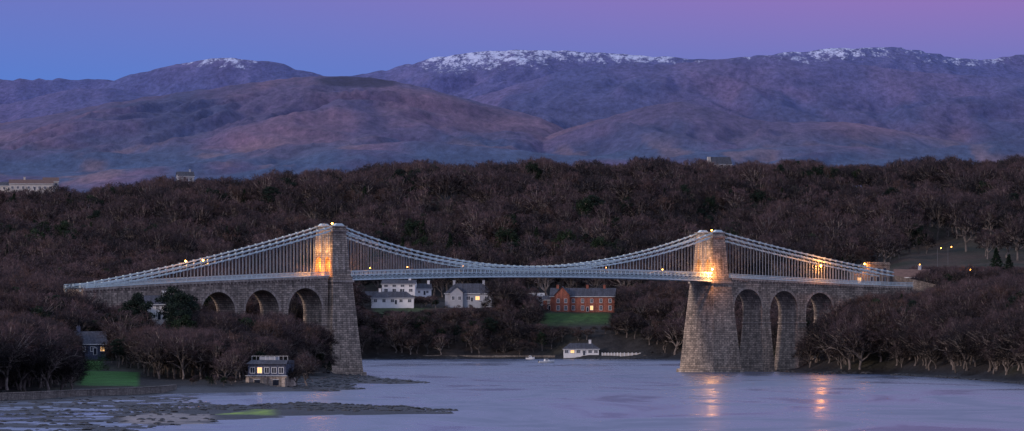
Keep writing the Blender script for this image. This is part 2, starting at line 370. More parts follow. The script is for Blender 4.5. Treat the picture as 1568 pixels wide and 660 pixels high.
def viaduct(name,u0,u1,cents,rad,z0):
    mb=MB();top=lambda u:zr(u)-.35
    ops=[(c,rad,zr(c)-3.7-rad) for c in cents]
    mp=lambda u,z,s:(u,s*VW,z)
    arch_wall(mb,u0,u1,ops,z0,top,mp)
    for c,r,sp in ops:
        n=18
        for sd in (-1,1):
            for i in range(n):
                a0=math.pi*i/n+.012;a1=math.pi*(i+1)/n-.012
                y0,y1=(VW-.1)*sd,(VW+.08)*sd
                P=lambda a,rr,y:(c-rr*math.cos(a),y,sp+rr*math.sin(a))
                mb.hexa([P(a0,r,y0),P(a1,r,y0),P(a1,r,y1),P(a0,r,y1),P(a0,r+.8,y0),P(a1,r+.8,y0),P(a1,r+.8,y1),P(a0,r+.8,y1)],1)
    edges=sorted([u0,u1]+[c-rad for c in cents]+[c+rad for c in cents])
    for i in range(0,len(edges),2):
        a,b=edges[i],edges[i+1];c=(a+b)/2;l=b-a
        if l<.5: continue
        mb.frus(c,0,z0-.45,z0,l+.5,2*VW+.5,l+.5,2*VW+.5,1)
        mb.frus(c,0,-2,z0-.45,l+2.2,2*VW+3.2,l+.1,2*VW+.1,0)
    n=int((u1-u0)/4)
    for i in range(n):
        a=u0+(u1-u0)*i/n;b=u0+(u1-u0)*(i+1)/n
        for sd in (-1,1):
            y0,y1=sorted((sd*(VW-.2),sd*(VW+.45)))
            mb.hexa([(a,y0,zr(a)-.8),(b,y0,zr(b)-.8),(b,y1,zr(b)-.8),(a,y1,zr(a)-.8),(a,y0,zr(a)-.1),(b,y0,zr(b)-.1),(b,y1,zr(b)-.1),(a,y1,zr(a)-.1)],1)
            k=int((b-a)/1.3)
            for j in range(k):
                u=a+(j+.5)*(b-a)/k
                mb.box(u-.22,u+.22,*sorted((sd*(VW-.05),sd*(VW+.35))),zr(u)-1.35,zr(u)-.8,1)
    return mb.obj(name,[M['stone'],M['ashlar']],bridge)
viaduct('west_viaduct',-104,-5.2,[-14.6,-32.4,-50.2,-68.0],6.9,17)
viaduct('east_viaduct',LS+5.2,262,[LS+13.2,LS+30.4,LS+47.6],6.6,17.5)
def tower(name,s0,ztop=49.0):
    mb=MB();zd=zr(s0)
    mb.frus(s0,0,-3,1.2,15,20,14.4,19.4,0)
    mb.frus(s0,0,1.2,zd-2.2,13.2,17.6,8.2,12.4,0)
    mb.frus(s0,0,zd-2.2,zd-1.5,9.0,13.2,9.0,13.2,1)
    mb.frus(s0,0,zd-1.5,zd-.3,8.2,12.4,8.2,12.4,0)
    z0=zd-.3;zt=ztop-1.6
    Lz=lambda z:(7.4+(5.6-7.4)*(z-z0)/(zt-z0))/2
    Wz=lambda z:(1+(.80-1)*(z-z0)/(zt-z0))
    mp=lambda u,z,s:(s0-s*Lz(z)*1.0,u*Wz(z),z)
    arch_wall(mb,-5.5,5.5,[(-2.55,1.5,zd+4.7),(2.55,1.5,zd+4.7)],z0,lambda u:zt,mp,nseg=10)
    for sg in (-1,1):
        for v in (-2.2,2.2):
            z1,z2=zd+8.2,zd+12.2
            for (va,vb,za,zb) in ((v-1.3,v-.95,z1,z2),(v+.95,v+1.3,z1,z2),(v-1.3,v+1.3,z2,z2+.4),(v-1.3,v+1.3,z1-.4,z1)):
                xa=s0+sg*(Lz(za)-.3);xb=s0+sg*(Lz(za)+.16);xc=s0+sg*(Lz(zb)-.3);xd=s0+sg*(Lz(zb)+.16)
                mb.hexa([(xa,va,za),(xb,va,za),(xb,vb,za),(xa,vb,za),(xc,va,zb),(xd,va,zb),(xd,vb,zb),(xc,vb,zb)],1)
    for sg in (-1,1):
        for u in (-1.4,1.4):
            z1,z2=zd+2,zd+7
            ya=sg*(5.5*Wz(z1)+.03);yb=sg*(5.5*Wz(z2)+.03)
            mb.hexa([(s0+u-.3,ya-.2*sg,z1),(s0+u+.3,ya-.2*sg,z1),(s0+u+.3,ya,z1),(s0+u-.3,ya,z1),(s0+u-.3,yb-.2*sg,z2),(s0+u+.3,yb-.2*sg,z2),(s0+u+.3,yb,z2),(s0+u-.3,yb,z2)],1)
    mb.frus(s0,0,zt,zt+.5,6.8,10.0,7.0,10.2,1)
    mb.frus(s0,0,zt+.5,ztop,5.8,9.0,5.6,8.8,0)
    mb.frus(s0,0,ztop,ztop+.35,6.4,9.6,6.4,9.6,1)
    for v in (-3.9,3.9):
        mb.frus(s0,v,ztop+.35,ztop+1.1,4.2,1.4,2.2,1.1,2)
    return mb.obj(name,[M['stone'],M['ashlar'],M['steel']],bridge)
tower('west_tower',0);tower('east_tower',LS,48.5)
VC=3.9
def chainz(s):
    if 0<=s<=LS:
        t=(s-LS/2)/(LS/2);return 36.3+(49.7-.5*s/LS-36.3)*t*t
    if s<0:
        t=-s/104;return 49.7+(28.9-49.7)*t-4*1.5*t*(1-t)
    t=(s-LS)/85.;return 49.2+(35.2-49.2)*t-4*.8*t*(1-t)
mb=MB();hg=MB()
def chain(s0,s1,step):
    n=int(round((s1-s0)/step));ss=[s0+(s1-s0)*i/n for i in range(n+1)]
    for v in (-VC,VC):
        for dz in (0,-1.25):
            for i in range(n):
                a,b=ss[i],ss[i+1]
                za,zb=chainz(a)+dz,chainz(b)+dz
                for dv in (-.22,0.02,.26):
                    mb.beam((a,v+dv,za),(b,v+dv,zb),.09,.36)
                mb.box(a-.32,a+.32,v-.34,v+.38,za-.35,za+.35)
        for i in range(1,n):
            s=ss[i]
            zc=chainz(s);bt=zr(s)+ (1.25 if 0<s<LS else 1.1)
            if zc-1.2>bt: hg.beam((s,v,zc-.3),(s,v,bt),.12,.12)
            sm=(ss[i]+ss[i-1])/2;zc=chainz(sm)-1.25;bt=zr(sm)+1.1
            if zc>bt+.3: hg.beam((sm,v,zc),(sm,v,bt),.12,.12)
chain(0,LS,2.8);chain(-104,0,2.8);chain(LS,LS+85,2.8)
mb.obj('chains',[M['steel']],bridge);hg.obj('hangers',[M['steel_dk']],bridge)
mb=MB();n=84
def gird(v):
    for i in range(n):
        a=4.2+(LS-8.4)*i/n;b=4.2+(LS-8.4)*(i+1)/n
        zt0,zt1,zb0,zb1=zr(a)+1.25,zr(b)+1.25,zr(a)-1.5,zr(b)-1.5
        mb.beam((a,v,zt0),(b,v,zt1),.3,.3);mb.beam((a,v,zb0),(b,v,zb1),.4,.42);mb.beam((a,v,zr(a)+.0),(b,v,zr(b)+.0),.3,.25)
        mb.beam((a,v,zb0),(a,v,zt0),.22,.22)
        mb.beam((a,v-.05,zr(a)-1.4),(b,v-.05,zr(b)-.05),.14,.14);mb.beam((b,v+.05,zr(b)-1.4),(a,v+.05,zr(a)-.05),.14,.14)
        for k in (.33,.66,.9): mb.beam((a,v,zr(a)+1.2*k),(b,v,zr(b)+1.2*k),.06,.07)
        mb.beam(((a+b)/2,v,zr(a)),((a+b)/2,v,zt0),.07,.07)
gird(-5.6);gird(5.6)
for i in range(n):
    a=4.2+(LS-8.4)*i/n
    mb.box(a-.12,a+.12,-5.5,5.5,zr(a)-1.3,zr(a)-.45)
    b=4.2+(LS-8.4)*(i+1)/n
    mb.hexa([(a,-5.4,zr(a)-.42),(b,-5.4,zr(b)-.42),(b,5.4,zr(b)-.42),(a,5.4,zr(a)-.42),(a,-5.4,zr(a)-.15),(b,-5.4,zr(b)-.15),(b,5.4,zr(b)-.15),(a,5.4,zr(a)-.15)],1)
mb.obj('deck_and_stiffening_girders',[M['steel'],M['asphalt']],bridge)
mb=MB()
for u0,u1 in ((-104,-4.4),(LS+4.4,262)):
    k=int((u1-u0)/2)
    for sd in (-1,1):
        v=sd*(VW+.15)
        for i in range(k):
            a=u0+(u1-u0)*i/k;b=u0+(u1-u0)*(i+1)/k
            mb.beam((a,v,zr(a)+1.25),(b,v,zr(b)+1.25),.2,.2);mb.beam((a,v,zr(a)+.1),(b,v,zr(b)+.1),.2,.25)
            mb.beam((a,v,zr(a)),(a,v,zr(a)+1.25),.16,.16)
            for q in (.25,.5,.75):
                u=a+(b-a)*q;mb.beam((u,v,zr(u)+.1),(u,v,zr(u)+1.2),.09,.09)
            mb.beam((a,v,zr(a)+.65),(b,v,zr(b)+.65),.1,.12)
    for i in range(k):
        a=u0+(u1-u0)*i/k;b=u0+(u1-u0)*(i+1)/k
        mb.hexa([(a,-4.7,zr(a)-.3),(b,-4.7,zr(b)-.3),(b,4.7,zr(b)-.3),(a,4.7,zr(a)-.3),(a,-4.7,zr(a)-.05),(b,-4.7,zr(b)-.05),(b,4.7,zr(b)-.05),(a,4.7,zr(a)-.05)],1)
mb.obj('approach_railings_and_road',[M['steel'],M['asphalt']],bridge)
def plight(name,loc,e,colr,r=.3,parent=None):
    l=bpy.data.lights.new(name,'POINT');l.energy=e;l.color=colr;l.shadow_soft_size=r
    o=bpy.data.objects.new(name,l);o.location=loc;scene.collection.objects.link(o)
    if parent:o.parent=parent
    return o
OR=(1,.34,.055)
for s0,e,cc in ((0,1.2,OR),(LS,.5,(1,.48,.16))):
    z=zr(s0)
    for v in (-2.55,2.55):
        plight('tower_floodlight',(s0-5.6,v*.6,z+1.0),1000*e,cc,.3,bridge)
        plight('arch_floodlight',(s0,v,z+3.2),1500*e,cc,.3,bridge)
        plight('upper_floodlight',(s0-4.7,v,z+8.6),330*e,(1,.5,.15),.3,bridge)
def lamp_post(name,loc,h,rz,mat,e,lcol,arm=1.6,parent=None,r=.33,lr=.3):
    m=MB();m.cyl((0,0,0),(0,0,.9),.16,.14,8);m.cyl((0,0,.9),(0,0,h),.1,.06,8)
    m.cyl((0,0,h),(arm*.5,0,h+.45),.05,.05,6);m.cyl((arm*.5,0,h+.45),(arm,0,h+.4),.05,.05,6)
    m.frus(arm,0,h+.32,h+.5,.9,.36,.6,.2,0);m.ball((arm,0,h+.2),r,1)
    o=m.obj(name,[M['pole'],mat],parent);o.location=loc;o.rotation_euler=(0,0,rz)
    if e: plight(name+'_light',(arm,0,h-.35),e,lcol,lr,o)
    return o
for s in (20,36,60,100,124,150): lamp_post('deck_lamp',(s,4.9,zr(s)-.1),2.0,R(-90),M['orange'],0,OR,.5,bridge,.2)
for s in (-62,-55): lamp_post('deck_lamp',(s,-4.3,zr(s)),6.6,R(90),M['orange'],500,OR,1.2,bridge,.32)
lamp_post('deck_lamp',(LS-6,-4.6,zr(LS)-.1),2.6,R(-90),M['warm'],5000,(1,.42,.12),3.0,bridge,.3)
m_=MB();m_.ball((-.5,-1.2,50.1),.3);m_.cyl((-.5,-1.2,49.3),(-.5,-1.2,50),.06,.06,6,1);m_.ball((LS-.5,-1.2,49.5),.26);m_.cyl((LS-.5,-1.2,48.8),(LS-.5,-1.2,49.4),.06,.06,6,1)
m_.obj('tower_top_beacons',[M['orange'],M['pole']],bridge)
def gz(x,y): return float(height(np.array([x]),np.array([y]))[0])
for b,D,py,mt,e in ((1257,1958,407,M['orange'],5500),(1324,1990,404,M['orange'],1500),(1347,1995,406,M['warm'],900),(1486,2050,413,M['orange'],900),(1457,2480,378,M['orange'],0),(1441,2500,380,M['orange'],0),(1408,2300,405,M['orange'],0)):
    x=wx(b,D);zt=wz(py,D);z0=gz(x,D)
    if b==1257: z0=zr(215)-.1
    lamp_post('street_lamp',(x-1.6,D,z0),max(3.,zt-z0-.2),0,mt,e,OR if mt is M['orange'] else (1,.6,.3),1.6,None,.34 if D<2100 else .2)

# ---------------------------------------------------------------- houses
EXC=[]
def house(name,b,D,z,w,d,hw,hr,rot,wall,roof,rows,chim=(),hip=False,wing=None,lit=(),door=True,dorm=0,base=3):
    x=wx(b,D);e=empty(name,(x,D,z),R(rot));EXC.append((x,D+d/2,max(w,d)*.55+1))
    wl=MB();wl.box(-w/2,w/2,0,d,-base,hw)
    o=.45
    rf=MB();gl=MB();fr=MB()
    def gable(x0,x1,y0,y1,h,r,axis,hp=False):
        if axis=='x':
            ym=(y0+y1)/2;ins=(y1-y0)/2 if hp else 0
            if not hp:
                for xx in (x0,x1): wl.face([(xx,y0,h),(xx,y1,h),(xx,ym,h+r)])
            k=r/((y1-y0)/2);xe0,xe1=x0-o,x1+o;i2=ins
            A=[(xe0,y0-o,h-o*k),(xe1,y0-o,h-o*k),(xe1-i2,ym,h+r),(xe0+i2,ym,h+r)];B=[(xe1,y1+o,h-o*k),(xe0,y1+o,h-o*k),(xe0+i2,ym,h+r),(xe1-i2,ym,h+r)]
            T_=[A,B]
            if hp: T_+= [[(xe0,y1+o,h-o*k),(xe0,y0-o,h-o*k),(xe0+i2,ym,h+r)],[(xe1,y0-o,h-o*k),(xe1,y1+o,h-o*k),(xe1-i2,ym,h+r)]]
        else:
            xm=(x0+x1)/2;k=r/((x1-x0)/2)
            for yy in (y0,y1): wl.face([(x0,yy,h),(x1,yy,h),(xm,yy,h+r)])
            T_=[[(x0-o,y1+o,h-o*k),(x0-o,y0-o,h-o*k),(xm,y0-o,h+r),(xm,y1+o,h+r)],[(x1+o,y0-o,h-o*k),(x1+o,y1+o,h-o*k),(xm,y1+o,h+r),(xm,y0-o,h+r)]]
        for P in T_:
            lo=[(a,b_,c_+.05) for a,b_,c_ in P];up=[(a,b_,c_+.25) for a,b_,c_ in P];n_=len(P)
            rf.face(up);rf.face(lo[::-1])
            for i in range(n_): rf.face([lo[i],lo[(i+1)%n_],up[(i+1)%n_],up[i]])
    gable(-w/2,w/2,0,d,hw,hr,'x',hip)
    def window(cx,y,cz,ww,wh,li):
        gl.box(cx-ww/2,cx+ww/2,y-.02,y+.1,cz-wh/2,cz+wh/2,1 if li else 0)
        t=.11
        for a0,a1,c0,c1 in ((cx-ww/2-t,cx-ww/2+.03,cz-wh/2-t,cz+wh/2+t),(cx+ww/2-.03,cx+ww/2+t,cz-wh/2-t,cz+wh/2+t),(cx-ww/2,cx+ww/2,cz+wh/2-.02,cz+wh/2+t),(cx-ww/2-t,cx+ww/2+t,cz-wh/2-t-.06,cz-wh/2+.02),(cx-.04,cx+.04,cz-wh/2,cz+wh/2),(cx-ww/2,cx+ww/2,cz-.03,cz+.03)):
            fr.box(a0,a1,y-.09,y+.05,c0,c1)
    k=0
    for (n_,cz,ww,wh) in rows:
        for i in range(n_):
            cx=-w/2+w*(i+.5)/n_
            if wing and abs(cx-wing[0])<wing[1]/2+.4: k+=1;continue
            window(cx,0,cz,ww,wh,k in lit);k+=1
    if wing:
        wc,ww_,wd,wh_,wr=wing
        wl.box(wc-ww_/2,wc+ww_/2,-wd,-.003,-base,wh_);x0,x1=wc-ww_/2,wc+ww_/2
        gable(x0,x1,-wd,d*.5,wh_,wr,'y')
        for (n_,cz,a,bb) in rows: 
            for q in (-.25,.25): window(wc+q*ww_,-wd,cz,min(a,1.3),bb,False)
    if door:
        fr.box(w*.08-.6,w*.08+.6,-.1,.05,0,2.2);gl.box(w*.08-.45,w*.08+.45,-.13,0,.1,2.05)
    for cx in chim:
        wl.box(cx-.55,cx+.55,d/2-.45,d/2+.45,hw+hr*.4,hw+hr+1.5)
        wl.box(cx-.65,cx+.65,d/2-.55,d/2+.55,hw+hr+1.5,hw+hr+1.7)
        for q in (-.25,.25): rf.cyl((cx+q,d/2,hw+hr+1.7),(cx+q,d/2,hw+hr+2.2),.14,.12,6)
    fr.box(-w/2-o,w/2+o,-o-.1,-o+.02,hw-.36,hw-.14)
    wl.obj('walls',[wall],e);rf.obj('roof',[roof],e);gl.obj('window_panes',[M['glass'],M['lit']],e);fr.obj('window_frames_and_door',[M['frame']],e)
    return e
S=M['slate']
house('white_bungalow',601,2600,wz(466,2600),20,8,3.2,2.6,0,M['white'],S,[(5,1.7,1.5,1.3)],(-6,),True)
house('white_villa',610,2660,wz(449,2660),16,9,4.6,1.6,-6,M['white'],S,[(4,1.4,1.7,1.3),(4,3.6,1.7,1.0)],(5,),False)
house('white_cottage',648,2665,wz(452,2665),8,7,3.2,2.2,8,M['white'],S,[(2,1.6,1.1,1.1)],(3,))
house('white_cottage',571,2680,wz(462,2680),7,6,2.8,2,0,M['cream'],S,[(2,1.5,1.1,1.1)],())
house('grey_villa',717,2610,wz(462,2610),22,10,4.0,4.4,-3,M['grey'],S,[(5,1.7,1.9,1.7)],(-7,7),True,(-5.5,6,1.8,4.4,2.6),(3,))
house('garden_bungalow',818,2600,wz(461,2600),9,6,2.4,1.2,0,M['white'],M['cream'],[(3,1.3,1.2,1.0)],())
house('white_cottage',545,2640,wz(468,2640),7,6,3,1.5,0,M['white'],S,[(2,1.5,1.1,1.1)],())
house('brick_house',892,2585,wz(477,2585),30,11,7.2,3.6,-4,M['brick'],S,[(7,1.7,1.3,1.9),(7,5.0,1.2,1.7)],(-12,2,10),False,(-9.5,7,2.2,7.8,3.8),(4,))
house('brick_annexe',840,2592,wz(475,2592),5,8,5.0,1.6,-4,M['brick'],S,[(1,1.7,1.2,1.6),(1,3.8,1.1,1.2)],())
house('white_boathouse',890,2506,1.6,16,7,3.0,2.3,0,M['white'],S,[(6,1.7,1.6,1.2)],(4,),True,None,(1,))
house('slate_cottage',142,1650,8.0,9,8,3.4,3.4,18,M['bslate'],S,[(3,1.8,1.3,1.3)],(-3.4,),False,None,(2,))
house('white_house_in_trees',241,1715,wz(490,1715),7,7,5.0,2.4,10,M['white'],S,[(3,1.6,.8,1.2),(3,3.9,.8,1.1)],(2.4,))
house('long_white_building',48,3330,wz(291,3330),26,10,4.0,2.2,6,M['cream'],M['brownroof'],[(8,1.5,1.4,1.4)],(-4,))
house('long_white_building',10,3345,wz(292,3345),18,10,3.2,2.0,-4,M['cream'],S,[(6,1.5,1.4,1.4)],())
house('hilltop_house',78,3340,wz(286,3340),9,9,3.5,2.0,6,M['cream'],M['brownroof'],[(3,1.5,1.4,1.4)],())
house('hilltop_house',285,3470,wz(278,3470),10,8,3.5,2.6,12,M['grey'],S,[(3,1.5,1.2,1.2)],(3,))
e=house('church',1106,3430,wz(259,3430),12,8,3.2,4.2,15,M['cream'],S,[(4,2,.8,2)],(),door=False)
t_=MB();t_.box(-8.5,-6.7,2.5,4.5,-2,7.6);t_.obj('bell_gable',[M['cream']],e)
D0=1478;e=empty('waterside_boathouse',(wx(408,D0),D0,.2),R(-14));EXC.append((wx(408,D0),D0+5,11))
a=MB();a.box(-5.6,5.6,0,9,-2,3.4);a.frus(-5.0,-.6,-2,3.0,1.2,1.6,.9,.8);a.frus(0,-.5,-2,3.0,1.1,1.4,.8,.7);a.frus(5.0,-.6,-2,3.0,1.2,1.6,.9,.8);a.obj('stone_base',[M['ashlar']],e)
a=MB();a.box(-5.3,5.3,.4,8.6,3.4,6.6);a.obj('upper_walls',[M['bslate']],e)
a=MB();a.hexa([(-5.7,-.1,6.5),(5.7,-.1,6.5),(5.1,3.0,7.5),(-5.1,3.0,7.5),(-5.7,-.1,6.65),(5.7,-.1,6.65),(5.1,3.0,7.7),(-5.1,3.0,7.7)]);a.box(-5.2,5.2,3.0,8.8,6.6,7.6);a.obj('roof',[S],e)
a=MB();a.box(-3.2,1.4,4.0,7.6,7.6,8.5,1)
for i in range(9): a.box(-5.0+i*1.25-.03,-5.0+i*1.25+.03,3.15,3.21,7.6,8.75)
a.box(-5.1,5.1,3.15,3.21,8.7,8.77);a.box(-5.8,5.8,-.5,.35,3.4,3.55)
a.obj('roof_terrace_rail',[M['frame'],M['grey']],e)
a=MB();f_=MB()
for i,cx in enumerate((-4,-2,0,2.0,4)):
    a.box(cx-.62,cx+.62,.36,.5,4.2,5.7,1 if i==1 else 0)
    for x0,x1,z0,z1 in ((cx-.72,cx-.6,4.1,5.8),(cx+.6,cx+.72,4.1,5.8),(cx-.6,cx+.6,5.68,5.8),(cx-.6,cx+.6,4.1,4.22),(cx-.04,cx+.04,4.22,5.68)): f_.box(x0,x1,.3,.45,z0,z1)
for cx in (-2.6,2.6):
    a.box(cx-.8,cx+.8,-.04,.1,.9,2.4,0)
    f_.box(cx-.9,cx+.9,-.1,.05,2.4,2.55)
a.obj('window_panes',[M['glass'],M['lit']],e);f_.obj('window_frames',[M['frame']],e)
D1=1992;e=empty('stone_toll_lodge',(wx(1345,D1),D1,31),R(12));EXC.append((wx(1345,D1),D1+4,9))
a=MB();a.box(-4.2,4.2,0,7,-6,7);a.box(-4.5,4.5,-.3,7.3,7,7.35,1);a.box(-4.3,4.3,-.1,.25,7.35,8,1);a.box(-9,-4.203,1,6,-6,4.2);a.box(-9.3,-4.3,.8,6.2,4.2,4.5,1);a.obj('walls',[M['rubble'],M['rubble']],e)
a=MB()
for cx in (-2.4,0,2.4):
    for z in (1.8,5): a.box(cx-.5,cx+.5,-.03,.1,z-.8,z+.8)
a.box(-7.4,-6.2,.96,1.1,.4,2.4,1);a.obj('window_panes',[M['glass'],M['lit']],e)
a=MB();a.hexa([(-.6+0,0,-6),(22,-3,-6),(22,-2,-6),(-.6,1,-6),(-.6,0,4.6),(22,-3,-.5),(22,-2,-.5),(-.6,1,4.6)])
a.box(-21,-1,-.5,.5,-6,1.2,0)
o=a.obj('roadside_stone_wall',[M['rubble']]);o.location=(wx(1366,1994),1994,30)
house('estate_cottage',1392,2040,31.0,13,8,3,2.6,-20,M['grey'],M['brownroof'],[(4,1.6,1.1,1.2)],(3,),lit=(1,))
a=MB();pts=[(922,2505),(950,2504),(986,2500)]
for (b0,d0),(b1,d1) in zip(pts,pts[1:]):
    for i in range(6):
        bb=b0+(b1-b0)*i/6;be=b0+(b1-b0)*(i+1)/6
        a.beam((wx(bb,d0),d0,1.7),(wx(be,d0),d0,1.7),.3,1.9,0)
        a.box(wx(bb,d0)-.2,wx(bb,d0)+.2,d0-.25,d0+.25,.5,2.9,1)
a.obj('white_garden_wall',[M['cream'],M['white']])
a=MB();W_=[(-60,1262),(0,1272),(60,1298),(120,1330),(190,1362),(245,1398),(268,1425)]
for (b0,d0),(b1,d1) in zip(W_,W_[1:]):
    a.beam((wx(b0,d0),d0,.9),(wx(b1,d1),d1,.9),.8,1.9);a.beam((wx(b0,d0),d0,1.92),(wx(b1,d1),d1,1.92),1.0,.18)
a.obj('sea_wall',[M['rubble']])
a=MB()
for b0,b1,d_,z in ((560,700,2506,.8),(985,1040,2500,1.0),(700,850,2510,.8)):
    for i in range(8):
        p0=b0+(b1-b0)*i/8;p1=b0+(b1-b0)*(i+1)/8;a.beam((wx(p0,d_),d_+random.random(),z),(wx(p1,d_),d_+random.random(),z),.8,1.3+random.random()*.4)
a.obj('shore_wall',[M['rubble']])
def leafblob(mb,c,rx,ry,rz,n,s,m=0):
    for i in range(n):
        u=np.random.normal(size=3);u/=np.linalg.norm(u);r=random.random()**.35
        q=Vector((c[0]+u[0]*rx*r,c[1]+u[1]*ry*r,c[2]+u[2]*rz*r))
        a=Vector(np.random.normal(size=3)).normalized()*s*random.uniform(.6,1.3);b=a.cross(Vector(np.random.normal(size=3))).normalized()*s*random.uniform(.4,.9)
        mb.face([q-a,q-b*.6,q+a,q+b],m)
def leafmat(name,c1,c2,crown_shade=0):
    m,nt,p=newmat(name);oi=nd(nt,'ShaderNodeObjectInfo');tc=nd(nt,'ShaderNodeTexCoord').outputs['Object']
    base=mixc(nt,oi.outputs['Random'],c1,c2)
    f=noise(nt,tc,.45,3)
    c=mixc(nt,1,base,ramp(nt,f,.35,.65,(.5,.5,.5),(1.5,1.45,1.45)),'MULTIPLY')
    if crown_shade:
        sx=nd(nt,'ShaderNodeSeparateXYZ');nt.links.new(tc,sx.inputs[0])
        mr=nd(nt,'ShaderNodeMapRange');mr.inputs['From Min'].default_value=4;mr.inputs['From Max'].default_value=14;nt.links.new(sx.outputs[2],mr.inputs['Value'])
        c=mixc(nt,1,c,ramp(nt,mr.outputs[0],.2,1,(.25,.25,.25),(1.5,1.45,1.45)),'MULTIPLY')  # crown shading painted by height, along with the paler twig tips
    nt.links.new(c,p.inputs['Base Color']);p.inputs['Roughness'].default_value=.85
    p.inputs['Specular IOR Level'].default_value=.2
    return m
M['leaf']=leafmat('evergreen_leaves',(.009,.020,.012),(.020,.036,.015))
M['pine']=leafmat('pine_needles',(.009,.018,.014),(.015,.027,.018))
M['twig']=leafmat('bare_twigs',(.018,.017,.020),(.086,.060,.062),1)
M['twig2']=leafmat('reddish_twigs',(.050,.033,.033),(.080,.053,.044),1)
M['bark']=leafmat('bark',(.11,.095,.082),(.26,.22,.19))
for (b0,b1,d_,h_) in ((98,158,1600,2.4),(110,165,1560,1.6),(150,205,1640,2.0)):
    a=MB();x0,x1=wx(b0,d_),wx(b1,d_);n_=int((x1-x0)/1.1)
    for i in range(n_):
        x=x0+(x1-x0)*(i+.5)/n_;z=gz(x,d_+i*.6);leafblob(a,(x,d_+i*.6,z+h_*.5),1.0,.9,h_*.6,120,.17)
    a.obj('hedge',[M['hedge']],uv=False)
def boat(name,b,D,L_,rz):
    mb=MB();st=[(-.5,.30,.9,0),(-.3,.36,.85,-.1),(0,.37,.9,-.15),(.25,.3,1.05,-.1),(.42,.14,1.2,.1),(.5,.01,1.3,.5)]
    sec=[]
    for t,w_,zt,zb in st:
        x=t*L_;w_=w_*L_*.45;sec.append([(x,-w_,zt),(x,-w_*.85,zb+.35),(x,0,zb-.1),(x,w_*.85,zb+.35),(x,w_,zt)])
    for A,B in zip(sec,sec[1:]):
        for i in range(4): mb.face([A[i],A[i+1],B[i+1],B[i]])
        mb.face([A[4],A[0],B[0],B[4]])
    mb.face(sec[0]);mb.hexa([(-.15*L_,-.7,.9),(.2*L_,-.6,1.0),(.2*L_,.6,1.0),(-.15*L_,.7,.9),(-.12*L_,-.6,1.8),(.08*L_,-.5,1.8),(.08*L_,.5,1.8),(-.12*L_,.6,1.8)],0)
    mb.box(-.1*L_,.07*L_,-.66,-.6,1.25,1.6,1);mb.beam((0,0,1.8),(0,0,2.9),.06,.06,1);mb.box(-.53*L_,-.5*L_,-.2,.2,.3,1.2,1)
    o=mb.obj(name,[M['frame'],M['glass']]);o.location=(wx(b,D),D,-.1);o.rotation_euler=(0,0,rz)
boat('motorboat',837,2290,7,R(20));boat('sailing_dinghy',812,2470,4,R(-10))
# ---------------------------------------------------------------- trees
def bare_tree(name,seed,twm,spread=1.0,H=14,far=False):
    rnd=random.Random(seed);mb=MB()
    tw=.10 if far else .055
    def twig(q,v,l):
        s=Vector((rnd.gauss(0,1),rnd.gauss(0,1),rnd.gauss(0,1))).normalized()*tw
        mb.face([q-s,q+s,q+v],1)
        e2=q+v*.65+v.cross(s).normalized()*l*rnd.uniform(-.6,.6)
        mb.face([q+v*.35-s*.7,q+v*.35+s*.7,e2],1)
    def twigs(p,d,n,l):
        for i in range(n):
            v=(d*.6+Vector((rnd.gauss(0,1),rnd.gauss(0,1),rnd.gauss(0,.8)))*.55).normalized()*l*rnd.uniform(.5,1.4)
            twig(p+d*rnd.uniform(-.8,.2),v,l)
    def grow(p,d,l,r,lev):
        d=d.normalized();mid=p+d*l*.5+Vector((rnd.gauss(0,1),rnd.gauss(0,1),rnd.gauss(0,.5)))*l*.07
        q=p+d*l+Vector((rnd.gauss(0,1),rnd.gauss(0,1),rnd.gauss(0,.5)))*l*.08
        ns=6 if lev==0 else (5 if lev==1 else 3)
        mb.cyl(p,mid,r,r*.82,ns);mb.cyl(mid,q,r*.82,r*.62,ns)
        last=3 if far else 4
        if lev>=last-1: twigs(q,d,(12 if far else 14) if lev==last else 6,1.3 if far else 1.1)
        if lev==last: return
        n=(5,4,3,3)[lev]
        ph=rnd.uniform(0,6.28)
        for i in range(n):
            ph+=6.283/n+rnd.uniform(-.4,.4);an=(R(40) if lev==0 else R(36))*rnd.uniform(.5,1.3)*spread
            if lev==0 and i==n-1: an*=.25
            up=Vector((0,0,1)) if abs(d.z)<.9 else Vector((1,0,0))
            a=d.cross(up).normalized();b=a.cross(d)
            nd_=(d*math.cos(an)+(a*math.cos(ph)+b*math.sin(ph))*math.sin(an))+Vector((0,0,.10))
            st=q if i<n-1 or lev==0 else mid
            grow(st,nd_,l*(1.15 if lev==0 else .74)*rnd.uniform(.8,1.15),r*(.55 if lev==0 else .6),lev+1)
    grow(Vector((0,0,-.5)),Vector((rnd.uniform(-.1,.1),rnd.uniform(-.1,.1),1)),3.2,.40,0)
    zs=max(v[2] for v in mb.v);k=H/zs;mb.v=[(a*k,b*k,c*k) for a,b,c in mb.v]
    C=Vector((0,0,H*.57));rx=H*.40*spread;rz=H*.42
    for j in range(26):
        u=Vector((rnd.gauss(0,1),rnd.gauss(0,1),rnd.gauss(.35,.9))).normalized()
        if u.z<-.35: u.z=-.35
        rr=rnd.uniform(.70,1.02);cc=C+Vector((u.x*rx*rr,u.y*rx*rr,u.z*rz*rr))
        base=C*.8+(cc-C)*.35
        mb.cyl(base,cc,.10,.045,3)
        for i in range(32 if far else 55):
            q=cc+Vector((rnd.gauss(0,1),rnd.gauss(0,1),rnd.gauss(0,.7)))*.68
            v=(u+Vector((rnd.gauss(0,1),rnd.gauss(0,1),rnd.gauss(0,1)))*.5).normalized()*rnd.uniform(.5,1.2)
            twig(q,v,1.0)
    return mb.obj(name,[M['bark'],twm],uv=False,link=False)
